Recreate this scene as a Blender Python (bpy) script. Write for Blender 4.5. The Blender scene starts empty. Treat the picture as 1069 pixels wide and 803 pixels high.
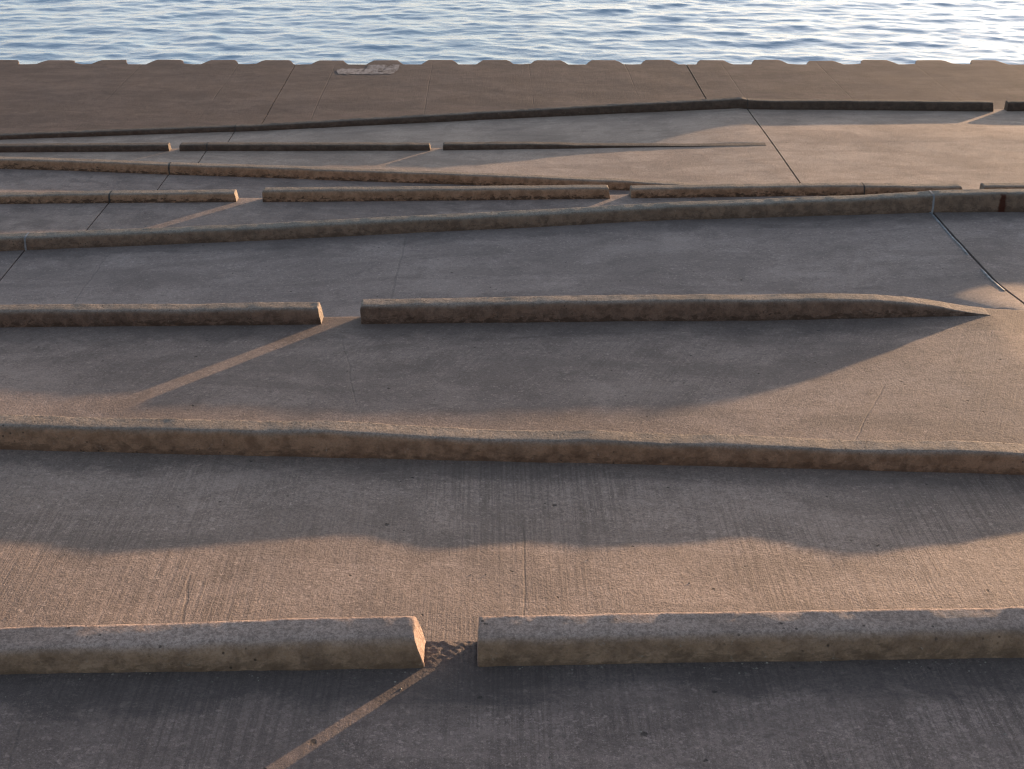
import bpy, bmesh, math, random
import numpy as np
from mathutils import noise, Vector, Matrix

random.seed(7)
sc = bpy.context.scene
COL = sc.collection
R = math.radians
ZC = 8.6                       # eye height above the lake
SUN_AZ, SUN_EL = 43.0, 4.0     # degrees clockwise from the lakeward (+Y) axis / above horizon

# ------------------------------------------------------------------ helpers
def link(name, me, m=None, parent=None, loc=None):
    o = bpy.data.objects.new(name, me)
    COL.objects.link(o)
    if loc is not None: o.location = loc
    if parent is not None: o.parent = parent
    if m is not None and me is not None: me.materials.append(m)
    return o

def tag(o, label, cat, group=None, kind=None):
    o['label'] = label; o['category'] = cat
    if group: o['group'] = group
    if kind: o['kind'] = kind
    return o

def mesh(name, verts, faces, smooth=True):
    me = bpy.data.meshes.new(name)
    me.from_pydata([tuple(v) for v in verts], [], faces)
    me.validate()
    if smooth:
        me.polygons.foreach_set('use_smooth', [True] * len(me.polygons))
    me.update()
    return me

def fixn(me):
    bm = bmesh.new(); bm.from_mesh(me)
    bmesh.ops.recalc_face_normals(bm, faces=bm.faces[:])
    bm.to_mesh(me); bm.free()

def fn(a, x):
    return float(np.interp(x, [q[0] for q in a], [q[1] for q in a]))

def nz(x, y, z=0.0):
    return noise.noise(Vector((x, y, z)))

def fbm(x, y, z, o=4):
    return noise.fractal(Vector((x, y, z)), 1.0, 2.0, o)

# ------------------------------------------------------------------ materials
class NT:
    def __init__(s, name):
        s.m = bpy.data.materials.new(name); s.m.use_nodes = True
        s.t = s.m.node_tree; s.t.nodes.clear()
        s.out = s.t.nodes.new('ShaderNodeOutputMaterial')
        s.p = s.t.nodes.new('ShaderNodeBsdfPrincipled')
        s.t.links.new(s.p.outputs[0], s.out.inputs[0])
        s.pos = s.t.nodes.new('ShaderNodeNewGeometry').outputs['Position']
    def put(s, inp, v):
        if isinstance(v, bpy.types.NodeSocket): s.t.links.new(v, inp)
        else: inp.default_value = v
    def math(s, op, a, b=0.0, c=None, clamp=False):
        n = s.t.nodes.new('ShaderNodeMath'); n.operation = op; n.use_clamp = clamp
        s.put(n.inputs[0], a); s.put(n.inputs[1], b)
        if c is not None: s.put(n.inputs[2], c)
        return n.outputs[0]
    def scale(s, v, x, y, z, off=(0, 0, 0)):
        n = s.t.nodes.new('ShaderNodeMapping')
        s.put(n.inputs['Vector'], v); n.inputs['Scale'].default_value = (x, y, z); n.inputs['Location'].default_value = off
        return n.outputs[0]
    def noise(s, v, sc_, det=5.0, rough=0.55, dist=0.0):
        n = s.t.nodes.new('ShaderNodeTexNoise')
        s.put(n.inputs['Vector'], v); n.inputs['Scale'].default_value = sc_
        n.inputs['Detail'].default_value = det; n.inputs['Roughness'].default_value = rough
        n.inputs['Distortion'].default_value = dist
        return n.outputs['Fac']
    def voro(s, v, sc_, feature='F1', out='Distance'):
        n = s.t.nodes.new('ShaderNodeTexVoronoi'); n.feature = feature
        s.put(n.inputs['Vector'], v); n.inputs['Scale'].default_value = sc_
        return n.outputs[out]
    def step(s, v, a, b, to0=0.0, to1=1.0):
        n = s.t.nodes.new('ShaderNodeMapRange'); n.interpolation_type = 'SMOOTHSTEP'
        s.put(n.inputs['Value'], v)
        for k, q in zip(('From Min', 'From Max', 'To Min', 'To Max'), (a, b, to0, to1)):
            n.inputs[k].default_value = q
        return n.outputs[0]
    def mix(s, f, a, b):
        n = s.t.nodes.new('ShaderNodeMix'); n.data_type = 'RGBA'
        s.put(n.inputs[0], f)
        for i, v in ((6, a), (7, b)):
            s.put(n.inputs[i], v if isinstance(v, bpy.types.NodeSocket) else (*v, 1.0))
        return n.outputs[2]
    def xyz(s):
        n = s.t.nodes.new('ShaderNodeSeparateXYZ'); s.put(n.inputs[0], s.pos)
        return n.outputs
    def bump(s, h, strength=1.0):
        n = s.t.nodes.new('ShaderNodeBump'); n.inputs['Distance'].default_value = 1.0
        n.inputs['Strength'].default_value = strength
        s.put(n.inputs['Height'], h)
        s.t.links.new(n.outputs[0], s.p.inputs['Normal'])

def slab_mat(name, lo, hi, broom=1.0, angle=0.0, grain=1.0, stain=0.5, lines=0.0, cracks=(), seed=0.0, foot_shade=None):
    tex = {'concrete_broomed_dark': 1.0, 'concrete_broomed': 1.0, 'concrete_swept': 0.8, 'concrete_smooth': 0.6}.get(name, 0.35)
    n = NT(name)
    P = n.pos
    rot = n.t.nodes.new('ShaderNodeVectorRotate'); rot.rotation_type = 'Z_AXIS'
    n.put(rot.inputs['Vector'], P); rot.inputs['Angle'].default_value = R(angle)
    # the broom's hairs wander a little
    big = n.noise(P, 0.55 + 0.1 * seed, 5, 0.6, 0.3)
    mid = n.noise(P, 3.1, 7, 0.62, 0.4)
    fine = n.noise(P, 70.0, 5, 0.7)
    sand = n.noise(P, 200.0, 2, 0.6)
    grit = n.noise(P, 24.0, 6, 0.75)
    br1 = n.noise(n.scale(rot.outputs[0], 62, 0.9, 1), 1.0, 3, 0.62, 0.1)
    br2 = n.noise(n.scale(rot.outputs[0], 9, 0.5, 1, (seed * 3, 0, 0)), 1.0, 3, 0.6, 0.2)
    patch = n.step(n.noise(P, 0.9, 3, 0.5), 0.42, 0.62)        # where the broom bit deeper
    c = n.mix(n.step(big, 0.28, 0.72), lo, hi)
    c = n.mix(n.math('MULTIPLY', n.step(mid, 0.46, 0.66), stain), c, tuple(0.6 * q for q in lo))
    c = n.mix(n.math('MULTIPLY', n.step(n.noise(P, 1.7, 8, 0.7, 0.8), 0.54, 0.74), 0.5), c, tuple(1.3 * q for q in hi))
    worn = n.step(n.noise(P, 1.15, 5, 0.6, 0.6), 0.60, 0.40, 0.25, 1.0)
    c = n.mix(n.math('MULTIPLY', n.math('MULTIPLY', n.step(br1, 0.45, 0.58), worn), min(0.6, 0.40 * broom)), c, tuple(0.5 * q for q in lo))
    c = n.mix(n.math('MULTIPLY', n.step(fine, 0.47, 0.60), 0.50 * tex), c, tuple(0.45 * q for q in lo))
    c = n.mix(n.math('MULTIPLY', n.step(sand, 0.56, 0.70), 0.5 * tex), c, tuple(1.8 * q for q in hi))
    c = n.mix(n.math('MULTIPLY', n.step(grit, 0.5, 0.60), 0.42 * (0.5 + 0.5 * tex)), c, tuple(0.58 * q for q in lo))
    c = n.mix(n.math('MULTIPLY', n.step(n.noise(P, 33.0, 5, 0.75), 0.56, 0.64), 0.45), c, tuple(1.6 * q for q in hi))
    tide = n.noise(n.scale(P, 0.35, 1.1, 1, (seed * 2, 3, 0)), 1.6, 7, 0.65, 0.9)
    c = n.mix(n.math('MULTIPLY', n.step(tide, 0.49, 0.57), 0.34), c, tuple(0.66 * q for q in lo))
    c = n.mix(n.math('MULTIPLY', n.step(tide, 0.46, 0.36), 0.22), c, tuple(1.2 * q for q in hi))
    # pits and popped aggregate
    wob = n.t.nodes.new('ShaderNodeVectorMath'); wob.operation = 'ADD'
    nn = n.t.nodes.new('ShaderNodeTexNoise'); nn.inputs['Scale'].default_value = 40; n.put(nn.inputs['Vector'], P)
    sc2 = n.t.nodes.new('ShaderNodeVectorMath'); sc2.operation = 'SCALE'; sc2.inputs['Scale'].default_value = 0.03
    n.put(sc2.inputs[0], nn.outputs['Color']); n.put(wob.inputs[0], P); n.put(wob.inputs[1], sc2.outputs[0])
    flat = n.scale(wob.outputs[0], 1, 1, 0)
    vd = n.voro(flat, 2.3); 
    vr = n.math('MULTIPLY', n.noise(flat, 2.1, 1), 0.050)
    pit = n.math('SUBTRACT', 1.0, n.step(n.math('SUBTRACT', vd, vr), -0.010, 0.012))
    vd2 = n.voro(flat, 9.0)
    pit2 = n.math('SUBTRACT', 1.0, n.step(vd2, 0.05, 0.10))
    pit2 = n.math('MULTIPLY', pit2, n.step(n.noise(flat, 2.9, 2), 0.52, 0.6))
    pits = n.math('MAXIMUM', pit, pit2)
    c = n.mix(n.math('MULTIPLY', pits, 0.75), c, (0.035, 0.03, 0.028))
    # pale scratches and lime bloom
    sx = n.noise(n.scale(rot.outputs[0], 6, 30, 1, (4, 2, 0)), 1.0, 6, 0.7, 1.2)
    c = n.mix(n.math('MULTIPLY', n.step(sx, 0.66, 0.76), 0.35), c, (0.42, 0.40, 0.38))
    h = n.math('MULTIPLY', fine, 0.0068 * grain * (0.4 + 0.6 * tex))
    h = n.math('MULTIPLY_ADD', grit, 0.006 * grain, h)
    h = n.math('MULTIPLY_ADD', sand, 0.0016 * grain * tex, h)
    bb = n.math('MULTIPLY', n.math('MULTIPLY_ADD', patch, 0.5, n.math('MULTIPLY', worn, 0.55)), 0.0062 * broom)
    h = n.math('MULTIPLY_ADD', br1, bb, h)
    h = n.math('MULTIPLY_ADD', br2, 0.003 * broom, h)
    h = n.math('MULTIPLY_ADD', mid, 0.008, h)
    h = n.math('MULTIPLY_ADD', pits, -0.008, h)
    x, y, z = n.xyz()
    if foot_shade:       # shade at the kerb foot painted as a ragged dark band, partly damp stain
        dd = n.math('SUBTRACT', n.math('MULTIPLY_ADD', x, SLANT, foot_shade[0]), y)
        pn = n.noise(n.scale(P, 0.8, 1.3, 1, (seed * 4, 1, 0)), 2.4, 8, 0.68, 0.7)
        k = n.step(n.math('MULTIPLY_ADD', dd, -foot_shade[1], pn), 0.06, 0.30)
        c = n.mix(n.math('MULTIPLY', k, foot_shade[2]), c, (0.052, 0.045, 0.046))
    if cracks:
        wn = n.noise(P, 1.6, 6, 0.6)
        for (x0, y0, y1, lean, wd, dark) in cracks:
            q = n.math('MULTIPLY_ADD', n.math('SUBTRACT', y, y0), -lean, n.math('SUBTRACT', x, x0))
            q = n.math('ABSOLUTE', n.math('MULTIPLY_ADD', n.math('SUBTRACT', wn, 0.5), 0.05 if abs(lean) < 0.05 and wd < .01 else 0.12, q))
            k = n.math('SUBTRACT', 1.0, n.step(q, wd * 0.4, wd * 1.3))
            k = n.math('MULTIPLY', k, n.step(n.math('MULTIPLY', n.math('SUBTRACT', y, y0), n.math('SUBTRACT', y1, y)), 0.0, 0.1))
            c = n.mix(n.math('MULTIPLY', k, dark * 0.42), c, (0.05, 0.045, 0.04))
            h = n.math('MULTIPLY_ADD', k, -0.003, h)
    if lines:      # tooled contraction lines across the walk
        q = n.math('ADD', x, n.math('MULTIPLY', n.noise(P, 1.2, 3), 0.05))
        q = n.math('ABSOLUTE', n.math('SUBTRACT', n.math('FRACT', n.math('DIVIDE', n.math('ADD', q, 0.235), lines)), 0.5))
        k = n.math('SUBTRACT', 1.0, n.step(n.math('MULTIPLY', q, lines), 0.006, 0.016))
        k = n.math('MULTIPLY', k, n.step(n.noise(P, 0.6, 3), 0.35, 0.6))
        c = n.mix(n.math('MULTIPLY', k, 0.4), c, tuple(0.5 * v for v in lo))
        h = n.math('MULTIPLY_ADD', k, -0.003, h)
    n.put(n.p.inputs['Base Color'], c)
    n.p.inputs['Roughness'].default_value = 0.85
    n.p.inputs['Specular IOR Level'].default_value = 0.25
    n.bump(h)
    return n.m

def kerb_mat(name, lo, hi, grime=0.5, rust=False, seed=0.0, b0=(0.19, 0.108, 0.060), b1=(0.35, 0.215, 0.132)):
    n = NT(name); P = n.pos
    x, y, z = n.xyz()
    geo = n.t.nodes.new('ShaderNodeNewGeometry')
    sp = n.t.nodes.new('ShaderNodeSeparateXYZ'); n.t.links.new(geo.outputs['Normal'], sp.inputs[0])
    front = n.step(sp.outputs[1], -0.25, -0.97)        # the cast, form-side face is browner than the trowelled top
    big = n.noise(P, 1.3 + seed, 5, 0.6, 0.3)
    mid = n.noise(P, 9.0, 6, 0.65, 0.3)
    fine = n.noise(P, 75.0, 5, 0.7)
    sand = n.noise(P, 260.0, 2, 0.6)
    grit = n.noise(P, 28.0, 5, 0.75)
    trow = n.noise(n.scale(P, 2.2, 60, 60), 1.0, 5, 0.65, 0.3)
    c = n.mix(n.step(big, 0.3, 0.7), lo, hi)
    c = n.mix(n.math('MULTIPLY', n.step(trow, 0.5, 0.72), 0.3), c, tuple(1.35 * v for v in hi))
    c = n.mix(n.math('MULTIPLY', n.step(fine, 0.46, 0.58), 0.55), c, tuple(0.5 * v for v in lo))
    c = n.mix(n.math('MULTIPLY', n.step(sand, 0.56, 0.68), 0.55), c, tuple(1.5 * v for v in hi))
    c = n.mix(n.math('MULTIPLY', n.step(grit, 0.5, 0.58), 0.5), c, tuple(0.5 * v for v in lo))
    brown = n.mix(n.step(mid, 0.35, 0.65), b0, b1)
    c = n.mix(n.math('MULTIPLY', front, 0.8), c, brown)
    c = n.mix(n.math('MULTIPLY', n.step(n.noise(P, 90, 4, 0.7), 0.5, 0.7), 0.4), c, tuple(0.35 * v for v in lo))
    # dark algae in ragged blotches on the face
    alg = n.noise(n.scale(P, 4.5, 8, 9, (seed * 5, 0, 0)), 2.6, 8, 0.74, 0.5)
    fa = n.t.nodes.new('ShaderNodeAttribute'); fa.attribute_name = 'height'
    climb = n.math('MULTIPLY', n.math('SUBTRACT', 0.05, fa.outputs['Fac']), 2.2)
    a = n.math('MULTIPLY', n.step(n.math('ADD', alg, climb), 0.48, 0.62), front)
    c = n.mix(n.math('MULTIPLY', a, grime), c, (0.055, 0.036, 0.026))
    lime = n.math('MULTIPLY', n.step(n.noise(P, 22, 6, 0.75, 0.6), 0.62, 0.70), front)
    c = n.mix(n.math('MULTIPLY', lime, 0.45), c, (0.38, 0.34, 0.30))
    vd = n.voro(P, 26.0)
    pit = n.math('MULTIPLY', n.math('SUBTRACT', 1.0, n.step(vd, 0.10, 0.2)), n.step(n.noise(P, 5.1, 2), 0.55, 0.62))
    c = n.mix(n.math('MULTIPLY', pit, 0.7), c, (0.04, 0.032, 0.028))
    if rust:
        q = n.math('ABSOLUTE', n.math('SUBTRACT', n.math('ADD', x, n.math('MULTIPLY', n.noise(P, 16, 3), 0.05)), 5.435))
        k = n.math('MULTIPLY', n.math('SUBTRACT', 1.0, n.step(q, 0.02, 0.05)), front)
        c = n.mix(n.math('MULTIPLY', k, 0.92), c, (0.050, 0.012, 0.005))
    h = n.math('MULTIPLY', fine, 0.006)
    h = n.math('MULTIPLY_ADD', grit, 0.008, h)
    h = n.math('MULTIPLY_ADD', sand, 0.0010, h)
    h = n.math('MULTIPLY_ADD', mid, 0.007, h)
    h = n.math('MULTIPLY_ADD', trow, 0.0025, h)
    h = n.math('MULTIPLY_ADD', pit, -0.006, h)
    n.put(n.p.inputs['Base Color'], c)
    n.p.inputs['Roughness'].default_value = 0.88
    n.p.inputs['Specular IOR Level'].default_value = 0.22
    n.bump(h)
    return n.m

def plain_mat(name, a, b, sc_=12.0, rough=0.7, bump=0.002, metal=0.0):
    n = NT(name)
    f = n.noise(n.pos, sc_, 7, 0.65, 0.4)
    n.put(n.p.inputs['Base Color'], n.mix(n.step(f, 0.35, 0.68), a, b))
    n.p.inputs['Roughness'].default_value = rough; n.p.inputs['Metallic'].default_value = metal
    n.bump(n.math('MULTIPLY', n.noise(n.pos, sc_ * 4, 5, 0.65), bump))
    return n.m

def water_mat():
    n = NT('lake_water')
    n.p.inputs['Base Color'].default_value = (0.09, 0.215, 0.345, 1)
    n.p.inputs['Roughness'].default_value = 0.12
    n.p.inputs['IOR'].default_value = 1.333
    h = n.math('MULTIPLY', n.noise(n.scale(n.pos, 0.8, 1.5, 1), 2.6, 6, 0.6, 0.4), 0.022)
    n.bump(h, 1.0)
    return n.m

# ------------------------------------------------------------------ the stepped revetment, measured in metres
# level of each terrace below the eye, along X (odd ones flat, even ones ramp from one flat to the next)
LEV = {1: [(-30, 3.44), (30, 3.435)],
       2: [(-13.4, 3.46), (-2.99, 3.892), (3.32, 4.160), (10.2, 4.45), (30, 4.45)],
       3: [(-30, 4.45), (2.3, 4.462), (3.4, 4.45), (4.2, 4.436), (4.7, 4.48), (5.2, 4.535), (30, 4.54)],
       4: [(-17, 5.39), (-5.2, 4.885), (-2.67, 4.80), (0.47, 4.665), (1.9, 4.60), (4.64, 4.545), (30, 4.56)],
       5: [(-30, 5.39), (0, 5.41), (4.2, 5.385), (30, 5.39)],
       6: [(-19, 5.39), (-7.46, 5.908), (-0.49, 6.215), (4.6, 6.44), (30, 6.44)],
       7: [(-30, 6.44), (-5, 6.455), (-1, 6.475), (4.6, 6.43), (30, 6.43)],
       8: [(-22, 7.44), (-9.41, 6.958), (-4.6, 6.825), (-0.23, 6.635), (4.83, 6.437), (4.95, 6.46), (9.7, 6.53), (30, 6.54)],
       9: [(-30, 7.459), (30, 7.459)]}
# where an even terrace runs out into the flat one before it, its near edge meets that level
NEAR = {4: [(3.8, 0.0), (4.6, 1.0), (30, 1.0)],
        8: [(2.4, 0.0), (4.7, 1.0), (30, 1.0)]}
def merge(i, x):
    if i not in NEAR: return 0.0
    w = fn(NEAR[i], x); return w * w * (3 - 2 * w)
KY = {1: 4.455, 2: 7.23, 3: 10.43, 4: 13.48, 5: 16.68, 6: 19.95, 7: 22.76, 8: 25.42}   # front foot of each kerb line
SLANT = 0.0094
KW = 0.18                                                                                 # kerb width
JX = 4.93                                                                                 # bay joints at +-JX

JXR = {1: 4.66, 2: 4.66, 3: 4.66, 4: 4.67, 5: 4.85}                                         # the right-hand joint wanders a little
def jr(i): return JXR.get(i, JX)
def ky(i, x): return KY[i] + SLANT * x
def outer(i, x): return ky(i, x) + KW + 0.006
SHORE0, SHORES = 34.05, -0.0157
def shore(x):
    per = 1.39; q = (x + 4.07) / per + 0.5; ph = q % 1.0 - 0.5; it = math.floor(q)
    a = abs(ph + 0.03 * nz(it * 1.7, 5.5, 0.3)) * per * (1 + 0.10 * nz(it * 2.3, 1.5, 0.7))
    k = min(1.0, max(0.0, (0.47 - a) / 0.14))
    return SHORE0 + SHORES * x + (0.47 + 0.10 * nz(it * 1.3, 8.5, 0.2)) * k

def level(i, x, y):
    h = fn(LEV[i], x)
    if i == 9: h += 0.007 * (34.0 - y)
    if i == 4:      # this ramp also falls a little toward the camera
        h += 0.075 * fn([(-30, 1), (4.0, 1), (4.7, 0.25), (30, 0.25)], x) * min(1.0, max(0.0, (outer(4, x) - y) / 3.0))
    return ZC - h

def ground(i, x, y):
    a = 0.006 if i < 9 else 0.012
    g = level(i, x, y) + a * nz(x * 0.7, y * 0.9, i * 7.3) + 0.0025 * nz(x * 3.1, y * 3.1, i * 3.7)
    w = merge(i, x)
    if w > 0:
        t = min(1.0, max(0.0, (y - outer(i - 1, x)) / (1.0 if i == 4 else 2.6))); t = t * t * (3 - 2 * t)
        g += w * (1 - t) * (ground(i - 1, x, y) - g)
    return g

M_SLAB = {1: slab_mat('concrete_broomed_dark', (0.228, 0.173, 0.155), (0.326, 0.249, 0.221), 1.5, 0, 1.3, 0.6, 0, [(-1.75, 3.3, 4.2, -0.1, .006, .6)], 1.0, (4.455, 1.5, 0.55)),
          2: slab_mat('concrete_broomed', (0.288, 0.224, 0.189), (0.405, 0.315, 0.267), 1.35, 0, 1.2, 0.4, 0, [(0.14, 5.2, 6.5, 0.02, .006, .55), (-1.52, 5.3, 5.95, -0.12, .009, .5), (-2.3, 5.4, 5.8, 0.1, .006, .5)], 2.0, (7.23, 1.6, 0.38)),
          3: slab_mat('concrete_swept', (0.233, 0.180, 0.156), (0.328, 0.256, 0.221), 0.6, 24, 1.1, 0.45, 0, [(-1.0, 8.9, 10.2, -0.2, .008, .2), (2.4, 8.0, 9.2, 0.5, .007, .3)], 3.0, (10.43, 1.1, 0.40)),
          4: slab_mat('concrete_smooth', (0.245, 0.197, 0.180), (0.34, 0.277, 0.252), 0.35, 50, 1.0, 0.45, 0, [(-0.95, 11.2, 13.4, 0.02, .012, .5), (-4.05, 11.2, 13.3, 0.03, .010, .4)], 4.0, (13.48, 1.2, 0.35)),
          5: slab_mat('concrete_weathered', (0.22, 0.175, 0.158), (0.315, 0.254, 0.226), 0.35, 0, 1.0, 0.6, 0, (), 5.0),
          7: slab_mat('concrete_pale', (0.30, 0.232, 0.192), (0.42, 0.328, 0.271), 0.35, 30, 1.1, 0.3, 0, [(0.9, 20.6, 21.6, 0.6, .012, .15)], 6.0),
          9: slab_mat('concrete_walk_brown', (0.088, 0.064, 0.056), (0.122, 0.091, 0.080), 0.45, 0, 0.9, 0.4, 2.44, (), 7.0)}
M_SLAB[6] = M_SLAB[5]; M_SLAB[8] = M_SLAB[7]
M_KERB = {1: kerb_mat('kerb_concrete_near', (0.34, 0.250, 0.212), (0.475, 0.360, 0.312), 0.42, False, 0.0),
          2: kerb_mat('kerb_concrete_mid', (0.22, 0.182, 0.155), (0.31, 0.258, 0.222), 0.5, False, 0.3, (0.19, 0.108, 0.060), (0.35, 0.215, 0.132)),
          3: kerb_mat('kerb_concrete_spotted', (0.22, 0.185, 0.155), (0.31, 0.262, 0.222), 0.9, False, 0.7),
          4: kerb_mat('kerb_concrete_rust_streak', (0.20, 0.178, 0.155), (0.28, 0.248, 0.215), 0.5, True, 0.5, (0.11, 0.070, 0.048), (0.22, 0.145, 0.100))}
M_KERB[5] = kerb_mat('kerb_concrete_dark_algae', (0.115, 0.093, 0.078), (0.185, 0.153, 0.130), 0.85, False, 1.1, (0.045, 0.032, 0.026), (0.095, 0.068, 0.054))
M_KERB[6] = kerb_mat('kerb_concrete_grimy', (0.22, 0.182, 0.155), (0.31, 0.258, 0.222), 0.8, False, 0.9, (0.085, 0.05, 0.034), (0.185, 0.115, 0.08))
M_SEAL_D = plain_mat('joint_sealant_dark', (0.018, 0.017, 0.017), (0.05, 0.047, 0.045), 18, 0.8)
M_SEAL_L = plain_mat('joint_sealant_pale', (0.13, 0.135, 0.145), (0.27, 0.28, 0.30), 14, 0.8)
M_SEAL_M = plain_mat('joint_sealant_grey', (0.12, 0.12, 0.125), (0.24, 0.245, 0.26), 10, 0.6)
M_STEEL = plain_mat('rusted_steel', (0.09, 0.042, 0.022), (0.19, 0.095, 0.05), 6, 0.85, 0.004, 0.2)
M_WHITE = None

# ------------------------------------------------------------------ terraces
def xlist(x0, x1, fine, lim, coarse=0.6):
    xs = [x0]
    while xs[-1] < x1 - 1e-6:
        x = xs[-1]
        st = fine if -lim - fine <= x <= lim else coarse
        if x < -lim < x + st: st = -lim - x + 1e-4
        nx = x + st
        if nx > x1 - st * 0.4: nx = x1
        xs.append(nx)
    return xs

def ylist(y0, y1, st):
    k = max(2, int(round((y1 - y0) / st)))
    return [y0 + (y1 - y0) * j / k for j in range(k + 1)]

def slab_mesh(i, x0, x1):
    lim = {1: 3.5, 2: 4.5, 3: 6, 4: 7.5, 5: 9, 6: 10.5, 7: 12, 8: 13}.get(i, 15)
    fine = {1: 0.06, 2: 0.07, 3: 0.09, 4: 0.1}.get(i, 0.14)
    if i == 9:
        per = 1.39; xs = [x0, x1]
        for k in range(-20, 21):
            c = -4.07 + k * per
            for d in (-0.47, -0.385, -0.30, -0.15, 0, 0.15, 0.30, 0.385, 0.47, 0.695): xs.append(c + d)
        xs = sorted(x for x in xs if x0 <= x <= x1)
        xs = [x for k, x in enumerate(xs) if k == 0 or x - xs[k - 1] > 0.012]
    else:
        xs = xlist(x0, x1, fine, lim)
    V, Fc = [], []
    rows = None
    drop = 0.75 if i < 9 else 0.45
    for x in xs:
        if i == 1: ya = -24.0
        else: ya = outer(i - 1, x)
        yb = outer(i, x) if i < 9 else shore(x)
        if i == 1: body = [-24, -10, -2, 1, 2.4] + [3.0 + (yb - 3.05) * t / 26 for t in range(27)]
        elif i == 9: body = ylist(ya + 0.002, yb - 0.05, 0.16)[:0] + [ya + 0.002 + (yb - 0.05 - ya - 0.002) * t / 56 for t in range(57)]
        else: body = [ya + 0.002 + (yb - 0.05 - ya - 0.002) * t / 34 for t in range(35)]
        col = []
        if i > 1:
            g = ground(i, x, ya)
            col += [(x, ya - 0.16, g - 0.07), (x, ya - 0.004, g - 0.03 * (1 - merge(i, x)) - 0.0006)]
        col += [(x, y, ground(i, x, y)) for y in body]
        e = ground(i, x, yb)
        ch = 0.004 * nz(x * 6, i * 5.0, 1.0) + 0.003 * nz(x * 21, i * 5.0, 2.0)      # chipped arris
        mg = 1 - merge(i + 1, x); ch *= mg
        col += [(x, yb - (0.022 if i < 9 else 0.012), e - 0.001 * mg), (x, yb - (0.008 if i < 9 else 0.004) + ch, e - 0.006 * mg + ch), (x, yb + ch * 0.5, e - 0.02 * mg), (x, yb, e - 0.05), (x, yb, e - drop)]
        if rows is None: rows = len(col)
        V += col
    n = rows
    for k in range(len(xs) - 1):
        m0 = min(merge(i, xs[k]), merge(i, xs[k + 1])); m1 = min(merge(i + 1, xs[k]), merge(i + 1, xs[k + 1]))
        for j in range(n - 1):
            if (m0 > 0.999 and j == 0) or (m1 > 0.999 and j >= n - 3): continue
            a = k * n + j
            Fc.append((a, a + n, a + n + 1, a + 1))
    # side skirts in the joints
    for k in (0, len(xs) - 1):
        base = len(V)
        s = 1 if k == 0 else -1
        for j in range(n - 1):
            x, y, z = V[k * n + j]; V += [(x, y, z), (x, y, z - 0.16)]
        for j in range(n - 2):
            q = (base + 2 * j, base + 2 * j + 2, base + 2 * j + 3, base + 2 * j + 1)
            Fc.append(q if k == 0 else q[::-1])
    return mesh('slab', V, Fc)

TERR = {1: ('terrace', 'broom-finished concrete terrace in front of the nearest kerb, darkest strip along the bottom', 'terrace'),
        2: ('terrace', 'broom-finished concrete ramp between the nearest kerb with one gap and the unbroken kerb beyond it', 'ramp'),
        3: ('terrace', 'concrete terrace with a diagonal streak of sunlight beside the tapering kerb', 'terrace'),
        4: ('terrace', 'smooth grey concrete ramp just beyond the tapering kerb, with a dark joint at its right', 'ramp'),
        5: ('terrace', 'narrow shaded concrete terrace before the kerb with three drainage gaps', 'terrace'),
        6: ('terrace', 'narrow shaded concrete ramp behind the kerb with three drainage gaps', 'ramp'),
        7: ('terrace', 'sunlit pale concrete terrace in front of the thin kerb fading to a line', 'terrace'),
        8: ('terrace', 'concrete ramp just below the farthest kerb, widening into a sunlit slab at right', 'ramp'),
        9: ('promenade', 'wide brown concrete lakeside walk ending in a notched edge above the water', 'promenade')}
GAPW = 0.009; GAPR = 0.017
for i in range(1, 10):
    nm, lb, ct = TERR[i]
    root = link(nm, None, loc=(0, 0, 0)); tag(root, lb, ct, None, 'structure')
    for x0, x1 in ((-27, -JX - GAPW), (-JX + GAPW, jr(i) - GAPW), (jr(i) + GAPR, 27)):
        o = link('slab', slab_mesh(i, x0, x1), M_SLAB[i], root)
    for sgn in (-1, 1):
        V, Fc = [], []
        jx = jr(i) if sgn > 0 else -JX
        y0 = 2.5 if i == 1 else outer(i - 1, jx)
        y1 = (outer(i, jx) if i < 9 else shore(jx)) - 0.015
        ys = ylist(y0, y1, 0.05)
        hw = (GAPR if sgn > 0 else GAPW) + 0.004
        for y in ys:
            w = 0.004 * nz(y * 4, i, sgn)
            zz = min(ground(i, jx - 0.02, y), ground(i, jx + 0.02, y))
            zl = zz - 0.016 + 0.004 * nz(y * 6, i + 3, sgn)
            V += [(jx - hw, y, zl - 0.01), (jx - 0.004 + w, y, zl + 0.003), (jx + hw, y, zl - 0.012)]
        for k in range(len(ys) - 1):
            for j in range(2):
                a = k * 3 + j; Fc.append((a, a + 1, a + 4, a + 3))
        link('joint_sealant', mesh('joint_sealant', V, Fc), M_SEAL_D, root)
        if sgn > 0 and i == 4:      # a lip of pale caulk left standing on the right-hand joints
            V, Fc = [], []
            ys = [y for y in ys if y > y0 + (0.55 if i == 4 else 0.05)]
            for y in ys:
                w = 0.006 * nz(y * 3, i, 9.0) + 0.005 * nz(y * 11, i, 9.0)
                on = 1.0 if nz(y * 1.7, i, 4.0) > -0.15 else -0.8
                zz = ground(i, jx - 0.02, y)
                V += [(jx - 0.036 + w, y, zz - 0.004), (jx - 0.033 + w, y, zz + 0.006 * on), (jx - 0.012 + w, y, zz + 0.006 * on), (jx - 0.006 + w, y, zz - 0.03)]
            for k in range(len(ys) - 1):
                for j in range(3):
                    a = k * 4 + j; Fc.append((a, a + 1, a + 5, a + 4))
            link('pale_caulk', mesh('pale_caulk', V, Fc), M_SEAL_L, root)

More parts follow.
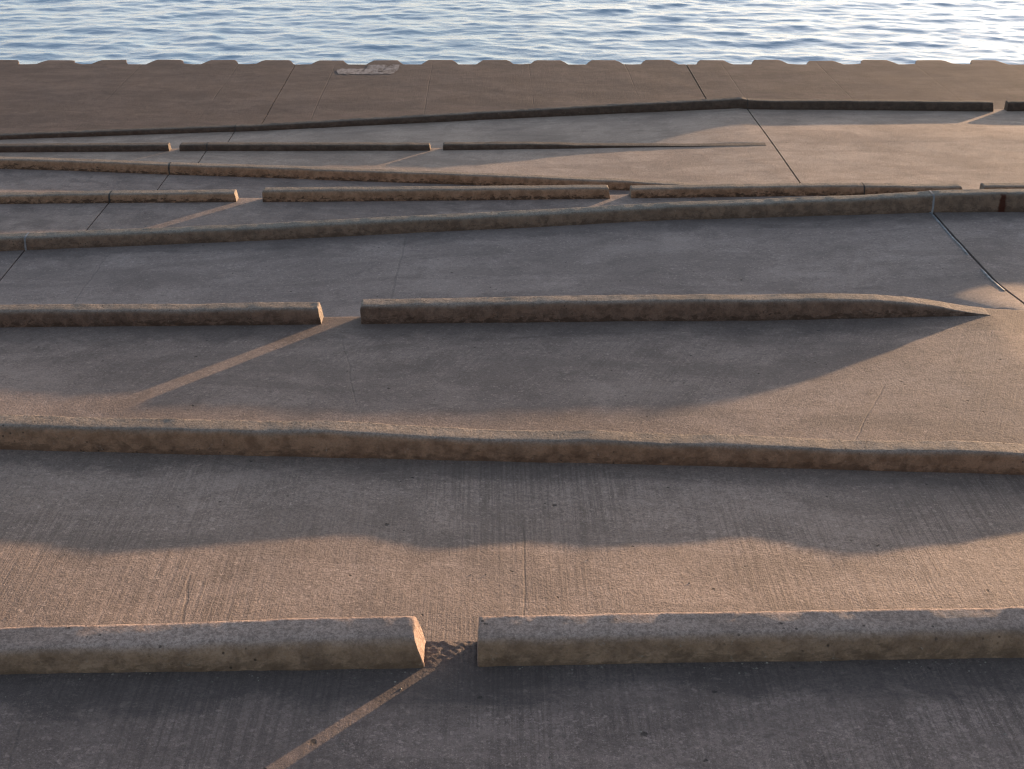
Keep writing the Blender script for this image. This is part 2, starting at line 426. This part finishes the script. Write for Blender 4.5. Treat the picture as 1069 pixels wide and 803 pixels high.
# ------------------------------------------------------------------ kerbs
HT = {1: [(-30, .115), (-2.05, .108), (-1.25, .126), (-.9, .133), (-.31, .140), (-.05, .132), (.4, .130), (1.1, .132), (2.2, .132), (30, .13)],
      2: [(-30, 0.1482), (-3.1, 0.1505), (-1.5, 0.155), (-1.0, 0.1664), (-0.7, 0.1539), (-0.2, 0.1402), (0.0, 0.1334), (0.25, 0.1368), (0.6, 0.1471), (0.85, 0.1391), (1.1, 0.1322), (1.5, 0.1391), (1.8, 0.1345), (2.1, 0.1231), (2.3, 0.1235), (2.5, 0.1285), (2.9, 0.1385), (3.15, 0.138), (3.4, 0.1277), (3.8, 0.1049), (6, 0.0684), (10, 0.0), (30, 0.0)],
      3: [(-30, .13), (-4.2, .140), (-2.56, .128), (-2.0, .140), (-1.5, .134), (-1.09, .158), (-.3, .160), (.2, .170), (.75, .174), (1.2, .172), (1.87, .178),
          (2.4, .174), (2.88, .166), (3.28, .150), (3.58, .118), (3.76, .088), (3.92, .056), (4.06, .028), (4.17, .010), (4.25, .001), (4.5, 0), (30, 0)],
      4: [(-30, 0.132), (-5.3, 0.1375), (-3.7, 0.1342), (-1.4, 0.1342), (0.2, 0.1375), (1.9, 0.143), (3.9, 0.165), (4.9, 0.195), (5.6, 0.205), (30, 0.205)],
      5: [(-30, .10), (-6.4, .105), (-3.3, .12), (-2.95, .145), (1.5, .140), (1.8, .125), (4.8, .125), (5.3, .12), (5.6, .11), (30, .12)],
      6: [(-30, .13), (-7.4, .142), (-5.3, .146), (-1.7, .155), (.25, .150), (2.0, .14), (2.8, .115), (4.4, .03), (4.9, .0), (30, 0)],
      7: [(-30, .11), (-8.5, .108), (-5.5, .108), (-1.05, .098), (0.2, .092), (.7, .085), (1.1, .072), (1.6, .05), (2.07, .038), (3.2, .018), (4.0, .008), (4.8, 0.003), (30, 0)],
      8: [(-30, 0.06), (-9.5, 0.085), (-4.6, 0.098), (-0.24, 0.1313), (2.5, 0.1562), (4.9, 0.175), (5.5, 0.16), (6.9, 0.17), (9.6, 0.172), (11, 0.18), (30, 0.17)]}
RND = {1: 0.060, 2: 0.042, 3: 0.045, 4: 0.045, 5: 0.045, 6: 0.045, 7: 0.035, 8: 0.035}
TILT = {1: 0.0115, 2: 0.0025, 3: 0.0035, 4: 0.005, 5: 0.004, 6: 0.003, 7: 0.003, 8: 0.004}

def profile(h, t, rm=0.062):
    w = KW
    t = min(t, h * 0.14)
    r = min(rm, h * 0.46)
    q = h - t - r
    pts = [(0.0, -0.02), (0.0015, q * 0.2), (0.004, q * 0.5), (0.0075, q * 0.85)]
    for k in range(6):
        a = R(90 * k / 5.0)
        pts.append((0.010 + r * (1 - math.cos(a)) , (h - t - r) + r * math.sin(a)))
    for f in (0.5, 0.62, 0.75, 0.86): pts.append((w * f, h - t + t * (f - 0.25) / 0.65))
    pts += [(w - 0.014, h), (w - 0.006, h - 0.004), (w - 0.002, h - min(0.014, h * .3)), (w, h * 0.5), (w, -0.02)]
    return pts

def kerb(i, x0, x1, label, e0=True, e1=True, seal=None):
    xm = min(max((x0 + x1) / 2, -6), 6) if (x0 < -20 or x1 > 20) else (x0 + x1) / 2
    org = Vector((xm, ky(i, xm), level(i, xm, ky(i, xm))))
    fine = {1: 0.018, 2: 0.025, 3: 0.03, 4: 0.04}.get(i, 0.05)
    lim = {1: 3.5, 2: 4.5, 3: 6, 4: 7.5, 5: 9, 6: 10.5, 7: 12, 8: 13}[i]
    xs = xlist(x0, x1, fine, lim, 0.5)
    lean = 0.045 if i < 3 else 0.025
    def ends(d):      # finer rings near a free end, so that the arris can round off
        return [d * q for q in (0, 0.004, 0.010, 0.018, 0.035, 0.06, 0.09, 0.12)]
    xs = sorted(set([x for x in xs if x0 + 0.14 < x < x1 - 0.14] + [x0 + q for q in ends(1)] + [x1 - q for q in ends(1)]))
    V, Fc, HH = [], [], []
    n = None
    for x in xs:
        h = fn(HT[i], x)
        live = min(1.0, h / 0.06)
        h += live * ((0.003 if i == 1 else 0.004) * nz(x * 1.9, i * 3.1, 0) + (0.0012 if i == 1 else 0.0025) * nz(x * 9, i * 3.1, 5))
        pr = profile(max(h, 0.002), TILT[i], RND[i])
        d0 = (x - x0) if e0 else 9; d1 = (x1 - x) if e1 else 9
        d = min(d0, d1)
        ins = 0.0
        if d < 0.02: ins = 0.013 * (1 - math.sqrt(max(0, 1 - (1 - d / 0.02) ** 2)))
        for a, z in pr:
            px, py = x, ky(i, x) + a
            if ins:
                z = min(z, max(h - ins, 0.0)) if z > 0 else z
                py = min(max(py, ky(i, x) + ins), ky(i, x) + KW - ins * .5)
            if z > 0.0:
                k = live * (0.6 if i > 3 else 1.0)
                q = 0.0035 * fbm(x * 7, py * 14, z * 14 + i, 3) * k
                c = noise.noise(Vector((x * 24, py * 30, z * 30 + i * 3)))
                q -= 0.009 * max(0.0, c - 0.38) * k * (1.6 if a > KW - 0.03 else 1.0)
                if a < KW * 0.3: py -= q * 1.6 - 0.006 * nz(x * 3.3, z * 9, i + 2.0) * live
                elif a < KW - 0.001: z += q * (0.45 if a < KW - 0.03 else 1.0)
                # a free end face leans back and is rough
                for on, dd, sg in ((e1, d1, -1), (e0, d0, 0.12)):
                    if on and dd < 0.15:
                        px += sg * (1 - dd / 0.15) * lean * max(0, z) / 0.13 + (1 - dd / 0.15) ** 3 * (0.005 * nz(py * 25, z * 25, 3) + 0.006 * nz(py * 9, z * 9, x0))
            V.append((px - org.x, py - org.y, ground(i, x, ky(i, x)) + z - org.z)); HH.append(z)
        n = len(pr)
    m = len(xs)
    for k in range(m - 1):
        for j in range(n - 1):
            a = k * n + j; Fc.append((a, a + n, a + n + 1, a + 1))
    # end caps as radial fans with an inner ring, so the faces shade as faces
    for k, flip in ((0, False), (m - 1, True)):
        c0 = len(V)
        pts = [V[k * n + j] for j in range(n)]
        V += pts; HH += [HH[k * n + j] for j in range(n)] + [0.06]; c = len(V)
        cx = sum(p[0] for p in pts) / n + (0.004 if flip else -0.004); cy = KW / 2 + (pts[0][1]); cz = (max(p[2] for p in pts) + pts[0][2]) / 2
        V.append((cx, cy, cz))
        for j in range(n):
            f = (c0 + j, c0 + (j + 1) % n, c)
            Fc.append(f if not flip else f[::-1])
    me = mesh('concrete_kerb', V, Fc)
    at = me.attributes.new('height', 'FLOAT', 'POINT'); at.data.foreach_set('value', HH)
    o = link('concrete_kerb', me, M_KERB[{1: 1, 2: 2, 3: 6, 4: 4, 5: 3, 6: 3, 7: 5, 8: 5}[i]], None, org)
    tag(o, label, 'kerb', 'cast concrete kerbs along the terrace edges', 'thing')
    if seal is not None:      # caulk in the joint at the right-hand end
        V, Fc = [], []
        x = x1 + 0.0065
        h = fn(HT[i], x); pr = profile(h, TILT[i], RND[i])
        for dx in (-0.0105, 0.0105):
            for a, z in pr:
                g = -0.0015
                V.append((x + dx - org.x + 0.003 * nz(z * 20, a * 20, i), ky(i, x) + (a + (-0.003 if a < KW * .3 else -g if a > KW - .003 else 0)) - org.y,
                          ground(i, x, ky(i, x)) + z + (0.003 if z > h * .5 else 0) - org.z))
        n = len(pr)
        for j in range(n - 1): Fc.append((j, j + n, j + n + 1, j + 1))
        me = mesh('joint_sealant', V, Fc)
        link('joint_sealant', me, seal, o)
    return o

S = JX - 0.008
S4 = jr(4) - 0.008; S5 = jr(5) - 0.008
FAR = 26.0
kerb(1, -FAR, -0.285, 'thick nearest kerb left of the gap, its right end glowing in the sun', False, True)
kerb(1, -0.072, FAR, 'thick nearest kerb right of the gap, running out at the right edge', True, False)
kerb(2, -FAR, 10.0, 'long unbroken kerb second nearest, sloping down across the whole width', False, False)
kerb(3, -FAR, -1.440, 'third nearest kerb, left piece ending squarely before the gap with the long light streak', False, True)
kerb(3, -1.112, 4.24, 'kerb right of the long light streak, tapering away to a point', True, False)
kerb(4, -FAR, -S, 'short end of the fourth nearest kerb, left of its joint at the left edge', False, False, M_SEAL_M)
kerb(4, -S, S4, 'long kerb rising to the right between two pale joints, behind the tapering kerb', False, False, M_SEAL_L)
kerb(4, S4 + .016, FAR, 'kerb with a dark rust streak on its face, right of the white joint', False, False)
kerb(5, -FAR, -S, 'kerb left of a fine joint in the middle row, running out at the left edge', False, False, M_SEAL_D)
kerb(5, -S, -3.290, 'short middle-row kerb with sunlit end, left of the widest gap', False, True)
kerb(5, -2.955, 1.540, 'mottled middle-row kerb with dark spots on its face, between two gaps', True, True)
kerb(5, 1.805, S5, 'mottled middle-row kerb wedged behind the rising kerb, between gap and joint', True, False, M_SEAL_D)
kerb(5, S5 + .016, 6.150, 'short round-ended kerb showing only its top beyond the rising kerb', False, True)
kerb(5, 6.420, FAR, 'kerb at the right edge seen over the kerb with the rust streak', True, False)
kerb(6, -FAR, -S, 'algae-spotted kerb slanting down from the left edge to a fine joint', False, False, M_SEAL_D)
kerb(6, -S, 4.9, 'algae-spotted kerb slanting down to the right, vanishing behind the mottled kerb', False, False)
kerb(7, -FAR, -5.56, 'thin far kerb at the left edge with a bright sunlit end', False, True)
kerb(7, -5.385, -S, 'tiny far kerb stub between a gap and a fine joint', True, False, M_SEAL_D)
kerb(7, -S, -1.055, 'thin far kerb between a fine joint and the narrow gap', False, True)
kerb(7, -0.84, 4.8, 'thin far kerb fading into a fine line on the sunlit terrace', True, False)
kerb(8, -FAR, -S, 'farthest kerb at the left edge, low and dark against the brown walk', False, False, M_SEAL_D)
kerb(8, -S, S, 'farthest long dark kerb rising to the right below the brown walk', False, False, M_SEAL_D)
kerb(8, S, 9.725, 'farthest straight kerb above the sunlit slab at right', False, True)
kerb(8, 9.985, FAR, 'farthest kerb at the right edge beyond a narrow gap', True, False)

# rough mortar left in the nearest gap, and grit gathered on the terraces
def rubble():
    x0, x1, y0, y1 = -0.30, -0.065, ky(1, -0.2) - 0.035, outer(1, -0.2) - 0.006
    nx, ny = 48, 44; V, Fc = [], []
    for a in range(nx + 1):
        for b in range(ny + 1):
            x = x0 + (x1 - x0) * a / nx; y = y0 + (y1 - y0) * b / ny
            e = min(1.0, min(a, nx - a) / 5.0 + .3) * min(1.0, b / 14.0 * (0.8 + 0.6 * nz(x * 20, 3, 1)) , (ny - b) / 3.0 + 0.5)
            z = 0.0045 * e * (0.7 + fbm(x * 22, y * 26, 2.0, 4) + 0.5 * nz(x * 60, y * 60, 5)) + 0.005 * e - 0.004
            V.append((x, y, ground(1, x, y) + z))
    for a in range(nx):
        for b in range(ny):
            q = a * (ny + 1) + b; Fc.append((q, q + ny + 1, q + ny + 2, q + 1))
    o = link('mortar_patch', mesh('mortar_patch', V, Fc), M_SLAB[1])
    tag(o, 'rough lump of mortar filling the nearest gap between the two thick kerbs', 'mortar patch', None, 'thing')
rubble()
def grit():
    V, Fc = [], []
    rnd = random.Random(3)
    def stone(x, y, z, r):
        b = len(V)
        q = [rnd.uniform(.6, 1.3) for _ in range(6)]; an = rnd.uniform(0, 3.14); c, s_ = math.cos(an), math.sin(an)
        for (dx, dy, dz), k in zip(((1, 0, 0), (0, 1, 0), (-1, 0, 0), (0, -1, 0), (0, 0, .8), (0, 0, -.5)), q):
            V.append((x + r * k * (dx * c - dy * s_), y + r * k * (dx * s_ + dy * c), z + r * k * dz))
        for f in ((0, 1, 4), (1, 2, 4), (2, 3, 4), (3, 0, 4), (1, 0, 5), (2, 1, 5), (3, 2, 5), (0, 3, 5)): Fc.append(tuple(b + t_ for t_ in f))
    for i, num, xr in ((1, 420, 2.6), (2, 420, 3.6), (3, 260, 4.3), (4, 140, 5.5)):
        for _ in range(num):
            x = rnd.uniform(-xr, xr)
            if i == 3 and x > 4.0: continue
            if rnd.random() < 0.62: y = ky(i, x) - 0.004 - abs(rnd.gauss(0, 0.045))
            else:
                lo_ = 3.3 if i == 1 else outer(i - 1, x) + 0.05
                y = rnd.uniform(lo_, ky(i, x) - 0.02)
            stone(x, y, ground(i, x, y) + 0.0008, 0.0018 + 0.0048 * rnd.random() ** 3)
    o = link('grit', mesh('grit', V, Fc, False), plain_mat('grit_stone', (0.07, 0.06, 0.052), (0.34, 0.30, 0.26), 9, 0.9))
    tag(o, 'loose grit and small stones gathered along the kerb feet', 'grit', None, 'stuff')
grit()

# ------------------------------------------------------------------ sheet-pile wall under the walk
def pile_wall():
    root = link('sheet_pile_wall', None, loc=(0, SHORE0, ZC - 7.459 - 0.45))
    tag(root, 'corrugated rusty steel sheet-pile wall holding the notched walk edge above the lake', 'sea wall', None, 'thing')
    V, Fc = [], []
    xs = []
    for k in range(-17, 21):
        c = -4.07 + k * 1.39
        xs += [c - 0.47, c - 0.30, c + 0.30, c + 0.47]
    z1 = 0.02; z0 = -1.9
    for x in xs:
        y = shore(x) - SHORE0 - 0.06
        V += [(x, y, z0), (x, y, z1)]
    for k in range(len(xs) - 1):
        a = 2 * k; Fc.append((a, a + 2, a + 3, a + 1))
    me = mesh('sheet_pile', V, Fc, False)
    o = link('sheet_pile', me, M_STEEL, root)
    md = o.modifiers.new('thick', 'SOLIDIFY'); md.thickness = 0.014
    return root
pile_wall()

# worn white paint on the walk's edge
def paint():
    n = NT('worn_white_paint')
    f = n.noise(n.scale(n.pos, 3, 1.2, 1), 3.0, 8, 0.72, 0.6)
    n.put(n.p.inputs['Base Color'], n.mix(n.step(f, 0.42, 0.58), (0.10, 0.08, 0.073), (0.25, 0.218, 0.212)))
    n.p.inputs['Roughness'].default_value = 0.8
    n.bump(n.math('MULTIPLY', n.noise(n.pos, 60, 4), 0.003))
    x0, x1 = -3.82, -2.30
    xs = [x0 + (x1 - x0) * k / 60 for k in range(61)]
    V, Fc = [], []
    rows = 14
    for x in xs:
        t = (x - x0) / (x1 - x0)
        ya = 33.02 + 0.10 * nz(x * 3, 2, 0) + 0.12 * nz(x * 9, 4, 0) + (0.0 if t < .93 else .5 * (t - .93) / .07)
        full = shore(x) - 0.03
        yb = min(full, 34.02 + 0.1 * nz(x * 4, 7, 0)) if t > 0.48 else 33.6 + 0.15 * nz(x * 3.3, 9, 0) + 0.1 * nz(x * 11, 9, 0)
        if t < .06: ya += (yb - ya) * .45 * (1 - t / .06); yb -= (yb - ya) * .45 * (1 - t / .06)
        for j in range(rows):
            y = ya + (yb - ya) * j / (rows - 1)
            V.append((x + 3.06, y - 33.5, ground(9, x, y) + 0.006 - (ZC - 7.459)))
    for k in range(60):
        for j in range(rows - 1):
            a = k * rows + j; Fc.append((a, a + rows, a + rows + 1, a + 1))
    # flaked-off spots
    keep = []
    for f_ in Fc:
        c = Vector(V[f_[0]])
        if nz(c.x * 5 + 3, c.y * 3.5, 1.7) + 0.5 * nz(c.x * 14, c.y * 9, 4) > -0.55: keep.append(f_)
    me = mesh('paint_patch', V, keep)
    o = link('paint_patch', me, n.m, None, (-3.06, 33.5, ZC - 7.459))
    tag(o, 'worn white paint patch on the notched edge of the brown walk', 'paint patch', None, 'thing')
paint()

# ------------------------------------------------------------------ lake
def lake():
    def axis(a, b, st, far):
        v = list(np.arange(a, b + 1e-6, st)); d = st; x = b; hi = []
        while x < far: d *= 1.5; x += d; hi.append(x)
        d = st; x = a; lo = []
        while x > -far: d *= 1.5; x -= d; lo.append(x)
        return np.array(lo[::-1] + v + hi)
    X = axis(-26, 28, 0.11, 3000); Y0 = axis(33, 62, 0.085, 3000); Y = Y0[Y0 > 31.0]
    Y = np.concatenate([[-40.0, 20.0], Y])
    gx, gy = np.meshgrid(X, Y)
    rng = np.random.RandomState(11)
    Z = np.zeros_like(gx); DX = np.zeros_like(gx); DY = np.zeros_like(gx)
    wind = R(-102)        # waves travel toward the wall, slightly to the right
    for k in range(160):
        lam = 0.4 * (3.4 / 0.4) ** rng.rand()
        th = wind + rng.normal(0, 0.62)
        kk = 2 * math.pi / lam
        a = 0.0082 * lam ** 0.86 * rng.uniform(.5, 1.3) * 0.158
        ph = kk * (gx * math.cos(th) + gy * math.sin(th)) + rng.uniform(0, 6.28)
        Z += a * np.cos(ph)
        DX -= 0.9 * a * math.cos(th) * np.sin(ph); DY -= 0.9 * a * math.sin(th) * np.sin(ph)
    fx = np.clip(1 - (np.maximum(-24 - gx, 0) + np.maximum(gx - 26, 0)) / 4, 0, 1)
    fy = np.clip(1 - np.maximum(gy - 60, 0) / 4, 0, 1) * np.clip((gy - 31) / 2, 0, 1)
    f = fx * fy
    Z *= f; DX *= f; DY *= f
    P = np.stack([gx + DX, gy + DY, Z], -1).reshape(-1, 3)
    ny, nx = gx.shape
    idx = np.arange(ny * nx).reshape(ny, nx)
    q = np.stack([idx[:-1, :-1], idx[:-1, 1:], idx[1:, 1:], idx[1:, :-1]], -1).reshape(-1, 4)
    me = bpy.data.meshes.new('lake')
    me.vertices.add(len(P)); me.vertices.foreach_set('co', P.ravel())
    me.loops.add(q.size); me.loops.foreach_set('vertex_index', q.ravel())
    me.polygons.add(len(q)); me.polygons.foreach_set('loop_start', np.arange(0, q.size, 4))
    me.polygons.foreach_set('use_smooth', np.ones(len(q), bool))
    me.update(); me.validate()
    o = link('water', me, water_mat())
    tag(o, 'rippled blue lake water reflecting the pale morning sky', 'water', None, 'structure')
lake()

# ------------------------------------------------------------------ light
VEIL = 3.5
w = bpy.data.worlds.new('World'); sc.world = w; w.use_nodes = True
t = w.node_tree; bg = t.nodes['Background']
sky = t.nodes.new('ShaderNodeTexSky'); sky.sky_type = 'NISHITA'; sky.sun_disc = False
sky.sun_elevation = R(SUN_EL); sky.sun_rotation = R(SUN_AZ)
sky.air_density = 1.0; sky.dust_density = 1.5; sky.ozone_density = 2.0
hs = t.nodes.new('ShaderNodeHueSaturation'); hs.inputs['Saturation'].default_value = 0.62
t.links.new(sky.outputs[0], hs.inputs['Color'])
# thin bright cloud low over the lake
tc = t.nodes.new('ShaderNodeTexCoord'); sx = t.nodes.new('ShaderNodeSeparateXYZ'); t.links.new(tc.outputs['Generated'], sx.inputs[0])
def wr(v, a_, b_):
    n = t.nodes.new('ShaderNodeMapRange'); n.interpolation_type = 'SMOOTHSTEP'; t.links.new(v, n.inputs['Value'])
    n.inputs['From Min'].default_value = a_; n.inputs['From Max'].default_value = b_
    return n.outputs[0]
def wm(x_, y_):
    n = t.nodes.new('ShaderNodeMath'); n.operation = 'MULTIPLY'; t.links.new(x_, n.inputs[0])
    if isinstance(y_, float): n.inputs[1].default_value = y_
    else: t.links.new(y_, n.inputs[1])
    return n.outputs[0]
mp = t.nodes.new('ShaderNodeMapping'); mp.inputs['Scale'].default_value = (1, 1, 4.5); t.links.new(tc.outputs['Generated'], mp.inputs[0])
nz_ = t.nodes.new('ShaderNodeTexNoise'); nz_.inputs['Scale'].default_value = 2.6; nz_.inputs['Detail'].default_value = 6; t.links.new(mp.outputs[0], nz_.inputs['Vector'])
ax = t.nodes.new('ShaderNodeVectorMath'); ax.operation = 'DOT_PRODUCT'; ax.inputs[1].default_value = (0.50, 0.866, 0.0); t.links.new(tc.outputs['Generated'], ax.inputs[0])
veil = wm(wm(wr(sx.outputs[2], 0.85, 0.06), wr(ax.outputs['Value'], 0.05, 1.0)), wr(nz_.outputs['Fac'], 0.22, 0.62))
cmx = t.nodes.new('ShaderNodeMix'); cmx.data_type = 'RGBA'; t.links.new(wr(sx.outputs[2], 0.04, 0.30), cmx.inputs[0])
cmx.inputs[6].default_value = (1.0, 0.87, 0.78, 1); cmx.inputs[7].default_value = (0.84, 0.87, 1.05, 1)
vs = t.nodes.new('ShaderNodeVectorMath'); vs.operation = 'SCALE'; t.links.new(cmx.outputs[2], vs.inputs[0]); t.links.new(wm(veil, VEIL), vs.inputs['Scale'])
va = t.nodes.new('ShaderNodeVectorMath'); va.operation = 'ADD'; t.links.new(hs.outputs[0], va.inputs[0]); t.links.new(vs.outputs[0], va.inputs[1])
t.links.new(va.outputs[0], bg.inputs[0]); bg.inputs[1].default_value = 0.12
sd = bpy.data.lights.new('sun', 'SUN'); sd.energy = 3.35; sd.angle = R(0.6); sd.color = (1.0, 0.635, 0.35)
so = bpy.data.objects.new('sun', sd); COL.objects.link(so)
d = Vector((math.sin(R(SUN_AZ)) * math.cos(R(SUN_EL)), math.cos(R(SUN_AZ)) * math.cos(R(SUN_EL)), math.sin(R(SUN_EL))))
so.rotation_euler = d.to_track_quat('Z', 'Y').to_euler(); so.location = d * 60

# ------------------------------------------------------------------ camera
cd = bpy.data.cameras.new('camera'); cam = bpy.data.objects.new('camera', cd); COL.objects.link(cam)
cd.sensor_width = 36; cd.lens = 1400 / 1069 * 36; cd.clip_end = 8000; cd.clip_start = 0.1
cam.location = (0, 0, ZC)
cam.rotation_euler = (R(90 - 25.7905), 0, R(-0.9027))
sc.camera = cam
sc.view_settings.view_transform = 'Standard'; sc.view_settings.look = 'None'
sc.view_settings.exposure = 1.9; sc.view_settings.gamma = 1.0
sc.view_settings.use_curve_mapping = False

sc.cycles.use_denoising = True
sc.cycles.use_adaptive_sampling = False
sc.cycles.filter_width = 1.25
sc.cycles.max_bounces = 5
sc.cycles.sample_clamp_indirect = 4.0
